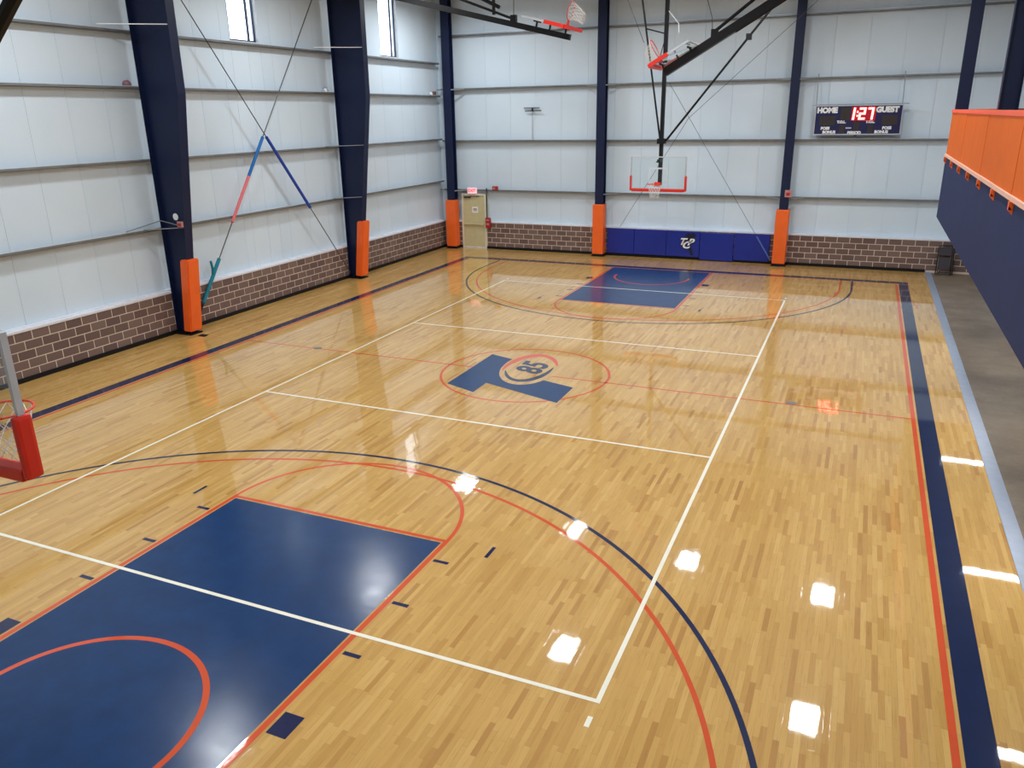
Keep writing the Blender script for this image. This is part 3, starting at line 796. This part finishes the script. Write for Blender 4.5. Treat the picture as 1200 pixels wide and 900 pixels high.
# ================================================================== BASKETS
def net(mb, c, ax, r0=0.225, r1=0.13, L=0.42, n=12, sag=None, rad=0.004):
    """diamond net hanging from ring centre c along ax"""
    c = Vector(c); ax = Vector(ax).normalized(); a = ax.orthogonal().normalized(); b = ax.cross(a)
    rows = 6
    def q(i, j):
        t = j/rows; r = r0+(r1-r0)*(t**0.7); th = 2*PI*(i+0.5*(j % 2))/n
        v = c+ax*L*t+(a*math.cos(th)+b*math.sin(th))*r
        if sag is not None: v += Vector(sag)*t*t
        return v
    for j in range(rows):
        for i in range(n):
            d = 1 if j % 2 else -1
            mb.tube([q(i, j), q(i, j+1)], rad, 3); mb.tube([q(i, j), q(i+(1 if j % 2 else -1), j+1)], rad, 3)
    return mb
def ring(c, ax, r=0.23, n=28):
    c = Vector(c); ax = Vector(ax).normalized(); a = ax.orthogonal().normalized(); b = ax.cross(a)
    return [c+(a*math.cos(2*PI*i/n)+b*math.sin(2*PI*i/n))*r for i in range(n)]

def main_basket(s, label):
    """s=+1 far end (faces -Y), s=-1 near end (faces +Y)"""
    Y = lambda d: s*d
    t = thing('basketball_hoop', label, 'basketball hoop', (0, Y(11.42), 2.75), 'main court baskets')
    hw, z0, z1 = 0.915, 2.83, 3.895
    MB().box(-hw+0.02, hw-0.02, Y(11.40), Y(11.412), z0+0.02, z1-0.02).build('backboard_glass', glassM, t)
    f = MB()
    for q in (-1, 1): f.box(q*hw, q*(hw-0.03), Y(11.41), Y(11.462), z0, z1)
    f.box(-hw+0.03, hw-0.03, Y(11.41), Y(11.462), z1-0.03, z1).box(-hw+0.03, hw-0.03, Y(11.41), Y(11.462), z0, z0+0.03)
    for q in (-1, 1): f.box(q*(hw-0.03), q*(hw-0.045), Y(11.398), Y(11.41), z0, z1)
    f.box(-hw+0.045, hw-0.045, Y(11.394), Y(11.400), z1-0.035, z1)
    f.build('backboard_frame', frameM, t)
    sq = MB(); ya, yb = Y(11.3975), Y(11.3995)
    sq.box(-0.305, 0.305, ya, yb, 3.50, 3.545).box(-0.305, -0.26, ya, yb, 3.09, 3.50).box(0.26, 0.305, ya, yb, 3.09, 3.50)
    sq.build('target_square', squareM, t)
    for q in (-1, 1):
        MB().box(q*(hw-0.04), q*(hw+0.025), Y(11.375), Y(11.51), z0-0.03, 3.29, 0.03).build('side_pad', redM, t)
    MB().box(-hw+0.042, hw-0.042, Y(11.375), Y(11.51), z0-0.05, z0+0.045, 0.018).build('bottom_pad', redM, t)
    c = (0, Y(11.0), 3.05)
    r = MB().tube(ring(c, (0, 0, 1)), 0.010, 8, closed=True)
    r.box(-0.10, 0.10, Y(11.365), Y(11.393), 2.95, 3.09).box(-0.06, 0.06, Y(11.22), Y(11.365), 3.035, 3.055)
    r.tube([(-0.08, Y(11.38), 2.96), (-0.12, Y(11.18), 3.04)], 0.009, 6).tube([(0.08, Y(11.38), 2.96), (0.12, Y(11.18), 3.04)], 0.009, 6)
    r.build('rim', rimM, t, smooth=False)
    net(MB(), (0, Y(11.0), 3.045), (0, 0, -1), rad=0.0045).build('net', netM, t)
    m = 11.72
    ms = MB().tube([(0, Y(m), 2.95), (0, Y(m), 10.6)], 0.058, square=True)
    for z in (3.02, 3.75): ms.box(-0.05, 0.05, Y(11.415), Y(m), z-0.05, z+0.05)
    ms.build('mast', blackS, t)
    for z in (3.02, 3.72): MB().box(-0.09, 0.09, Y(11.463), Y(11.50), z-0.02, z+0.02).build('board_bracket', blackS, t)
    MB().box(-0.13, 0.13, Y(m-0.11), Y(m+0.11), 4.28, 4.44).build('mast_clamp', blackS, t)
    MB().tube([(-0.05, Y(m), 4.38), (-1.12, Y(m), 10.4)], 0.03, 8).build('sway_brace', blackS, t)
    if s > 0:
        MB().tube([(0.13, Y(m), 4.36), (2.52, Y(m), 7.36), (4.78, Y(m), 10.2)], 0.035, 8).build('sway_brace', blackS, t)
        MB().box(2.44, 2.60, Y(m)-0.06, Y(m)+0.06, 7.27, 7.45).build('brace_joint', blackS, t)
    else:
        MB().tube([(0.13, Y(m), 4.30), (1.99, Y(m), 5.805), (6.0, Y(m), 9.05), (7.5, Y(m), 10.15)], 0.04, 8).build('sway_brace', blackS, t)
    MB().tube([(-0.62, Y(m), 7.74), (-0.05, Y(m), 7.58)], 0.02, 6).build('tie_strut', blackS, t)
    MB().tube([(-0.05, Y(m), 7.35), (-0.13, Y(m), 7.05), (-0.16, Y(m), 6.9)], 0.014, 6).build('tie_strut', blackS, t)
    return t
hf = main_basket(1, 'far basketball hoop with clear backboard, hung from a black mast above the blue wall pads')
main_basket(-1, 'near basketball hoop at the left edge, its red-padded backboard seen from behind')
m = 11.72
rp = MB().tube([(0.16, m, 6.14), (3.40, 14.70, 0.20)], 0.007, 6)
rp = rp.build('cable', cableM); tag(rp, 'thin dark cable running from the far mast down to the rightmost blue pad', 'cable')
wb_ = MB().tube([lerp((0.16, m, 6.14), (3.40, 14.70, 0.20), 0.86), (3.42, 14.72, 0.16)], 0.022, 8).build('webbing_strap', webM, rp, label='pale blue webbing end')
c2_ = MB().tube([(5.3, m, 9.1), (4.05, m, 7.93), (0.84, m, 5.06), (-2.18, 14.75, 1.12)], 0.007, 6).build('cable', cableM)
tag(c2_, 'thin dark cable from upper right to the top of the leftmost blue pad', 'cable')
c3_ = MB().tube([(-1.75, m, 8.9), (-1.31, m, 8.7), (-0.70, m, 7.34)], 0.009, 6).build('cable', cableM)
tag(c3_, 'short dark cable slanting down to the far mast at the top of the picture', 'cable')
rw = MB().tube([(0.08, m-0.11, 8.2), (0.40, m-0.11, 7.83), (0.42, m-0.11, 7.56)], 0.012, 6).build('rope', ropeW)
tag(rw, 'short white rope hanging beside the far mast near the top', 'rope')

# folded side baskets: built in a frame where u runs along the arm (towards the board's bottom edge)
def side_basket(name, label, P0, P1, yc, wid, armA, armB, sgn, rim_u):
    """P0 top / P1 bottom of the board (x,z) in the plane y=yc; sgn = +1 board bottom points to +X"""
    t = thing('basketball_hoop', label, 'basketball hoop', (P1[0], yc, P1[1]), 'folded side baskets')
    u = Vector((P1[0]-P0[0], 0, P1[1]-P0[1])); L = u.length; u.normalize()
    n = Vector((-u.z, 0, u.x)); n = n if n.z > 0 else -n          # board faces this way (up)
    o = Vector((P0[0], yc, P0[1])); v = Vector((0, 1, 0))
    def Q(a, b, c): return o+u*a+v*b+n*c
    def slab(mb, a0, a1, b0, b1, c0, c1):
        mb.hexa([Q(a0,b0,c0),Q(a1,b0,c0),Q(a1,b1,c0),Q(a0,b1,c0)], [Q(a0,b0,c1),Q(a1,b0,c1),Q(a1,b1,c1),Q(a0,b1,c1)]); return mb
    h = wid/2
    slab(MB(), 0.02, L-0.02, -h+0.02, h-0.02, -0.006, 0.006).build('backboard_glass', glassM, t)
    f = MB()
    for q in (-1, 1): slab(f, 0, L-0.05, q*h, q*(h-0.035), -0.035, 0.012)
    slab(f, 0, 0.035, -h+0.035, h-0.035, -0.035, 0.012)
    f.build('backboard_frame', frameM, t)
    for q in (-1, 1): slab(MB(), L*0.52, L-0.02, q*(h-0.045), q*(h+0.025), -0.06 if q < 0 else -0.012, 0.03).build('side_pad', redM, t)
    slab(MB(), L-0.06, L+0.03, -h+0.046, h-0.046, -0.06, 0.03).build('bottom_pad', redM, t)
    rc = Q(rim_u, 0, 0.38)
    r = MB().tube(ring(rc, u), 0.011, 8, closed=True); slab(r, rim_u-0.06, rim_u+0.06, -0.1, 0.1, 0.012, 0.04); slab(r, rim_u-0.012, rim_u+0.012, -0.06, 0.06, 0.04, 0.16)
    r.build('rim', rimM, t)
    net(MB(), rc, u, L=0.36 if sgn > 0 else 0.22, sag=(0, 0, -0.12), rad=0.005 if sgn > 0 else 0.0028).build('net', netM, t)
    A, B = Vector((armA[0], yc, armA[1])), Vector((armB[0], yc, armB[1]))
    MB().tube([A, B], 0.072 if sgn > 0 else 0.10, square=True).build('swing_arm', blackS, t)
    for a_ in (0.14, 0.46, 0.84):
        p = Q(L*a_, 0, -0.036); d = (B-A).normalized(); q = A+d*(p-A).dot(d)
        MB().tube([p, q], 0.02, square=True).build('standoff', blackS, t)
    for a_ in (0.14, 0.84):
        slab(MB(), L*a_-0.018, L*a_+0.018, -h*0.35, h*0.35, -0.07, -0.036).build('cross_bar', blackS, t)
    return t, A, B
YS = 6.3
t, A, B = side_basket('l', 'folded side basket at top left centre, its board seen edge-on with white net', (-2.325, 7.657), (-1.165, 7.35), YS, 1.37, (-8.4, 8.90), (-1.26, 7.135), 1, 1.02)
MB().tube([(-2.85, YS, 7.66), (-3.90, YS, 8.05), (-6.6, YS, 9.05)], 0.035, 8).build('fold_brace', blackS, t)
MB().box(-2.93, -2.77, YS-0.06, YS+0.06, 7.56, 7.76).build('brace_bracket', blackS, t)
MB().tube([(-2.85, YS, 7.74), (-2.80, YS, 10.5)], 0.010, 6).build('hoist_cable', cableM, t)
MB().tube([(-3.43, YS, 7.80), (-3.42, YS, 10.4)], 0.045, 8).build('hanger_post', blackS, t)
MB().tube([(-8.3, YS, 8.85), (-8.3, YS, 9.95)], 0.05, 8).build('hanger_post', blackS, t)
MB().tube([(-3.26, YS, 7.97), (-3.69, YS, 8.175), (-6.0, YS, 9.3)], 0.05, 8).build('fold_brace', blackS, t)
t, A, B = side_basket('r', 'folded side basket under the thick black arm that slopes up to the right', (1.97, 6.875), (1.02, 6.344), YS, 1.37, (6.6, 9.28), (1.28, 6.205), -1, 0.90)
MB().tube([(2.46, YS, 7.09), (3.31, YS, 7.725), (5.6, YS, 9.45)], 0.040, 8).build('fold_brace', blackS, t)
MB().box(2.38, 2.54, YS-0.07, YS+0.07, 6.96, 7.14).build('brace_bracket', blackS, t)
MB().tube([(2.40, YS, 7.12), (2.379, YS, 7.386), (2.05, YS, 8.4), (1.7, YS, 10.4)], 0.010, 6).build('hoist_cable', cableM, t)
MB().tube([(2.95, YS, 7.06), (6.3, YS, 9.0)], 0.035, 8).build('fold_brace', blackS, t)
MB().tube([(6.5, YS, 9.2), (6.5, YS, 10.1)], 0.05, 8).build('hanger_post', blackS, t)
# ================================================================== LIGHT FIXTURES
def area(name, loc, sx_, sy_, rad, col, parent):
    ld = bpy.data.lights.new(name, 'AREA'); ld.shape = 'RECTANGLE'; ld.size = sx_; ld.size_y = sy_
    ld.energy = rad*PI*sx_*sy_; ld.color = col
    ld.spread = SPREAD; lo = bpy.data.objects.new(name, ld); COL.objects.link(lo); lo.parent = parent; lo.location = Vector(loc)-origin(parent)
    return lo
for (lx, ly) in HALL_LIGHTS:
    z = LIGHT_Z
    t = thing('ceiling_light', 'white high-bay light fixture hung under the roof above the court, near rows added', 'ceiling light', (lx, ly, z), 'high-bay lights')
    MB().box(lx-0.34, lx+0.34, ly-0.56, ly+0.56, z+0.02, z+0.10, 0.01).build('housing', whiteM, t)
    MB().box(lx-0.31, lx+0.31, ly-0.52, ly+0.52, z+0.005, z+0.019).build('lens', lensM, t)
    zc = ZT-0.05+(11.0-ZT+0.05)*(1-abs(lx-RX)/(10.1)) - 0.02
    for q in (-0.4, 0.4): MB().tube([(lx, ly+q, z+0.10), (lx, ly+q, zc)], 0.006, 6).build('hanger_cable', cableM, t)
    area('lamp', (lx, ly, z), 0.60, 1.02, LIGHT_RADIANCE, (0.93, 0.975, 1.0), t)
for (lx, ly) in SOFFIT_LIGHTS:
    z = 2.60
    t = thing('soffit_light', 'white strip light fixed under the balcony', 'ceiling light', (lx, ly, z), 'strip lights under the balcony')
    MB().box(lx-0.62, lx+0.62, ly-0.12, ly+0.12, z+0.02, 2.679).build('housing', whiteM, t)
    MB().box(lx-0.60, lx+0.60, ly-0.10, ly+0.10, z+0.005, z+0.02).build('lens', lensM, t)
    area('lamp', (lx, ly, z), 1.18, 0.20, SOFFIT_RADIANCE, (1.0, 0.96, 0.88), t)
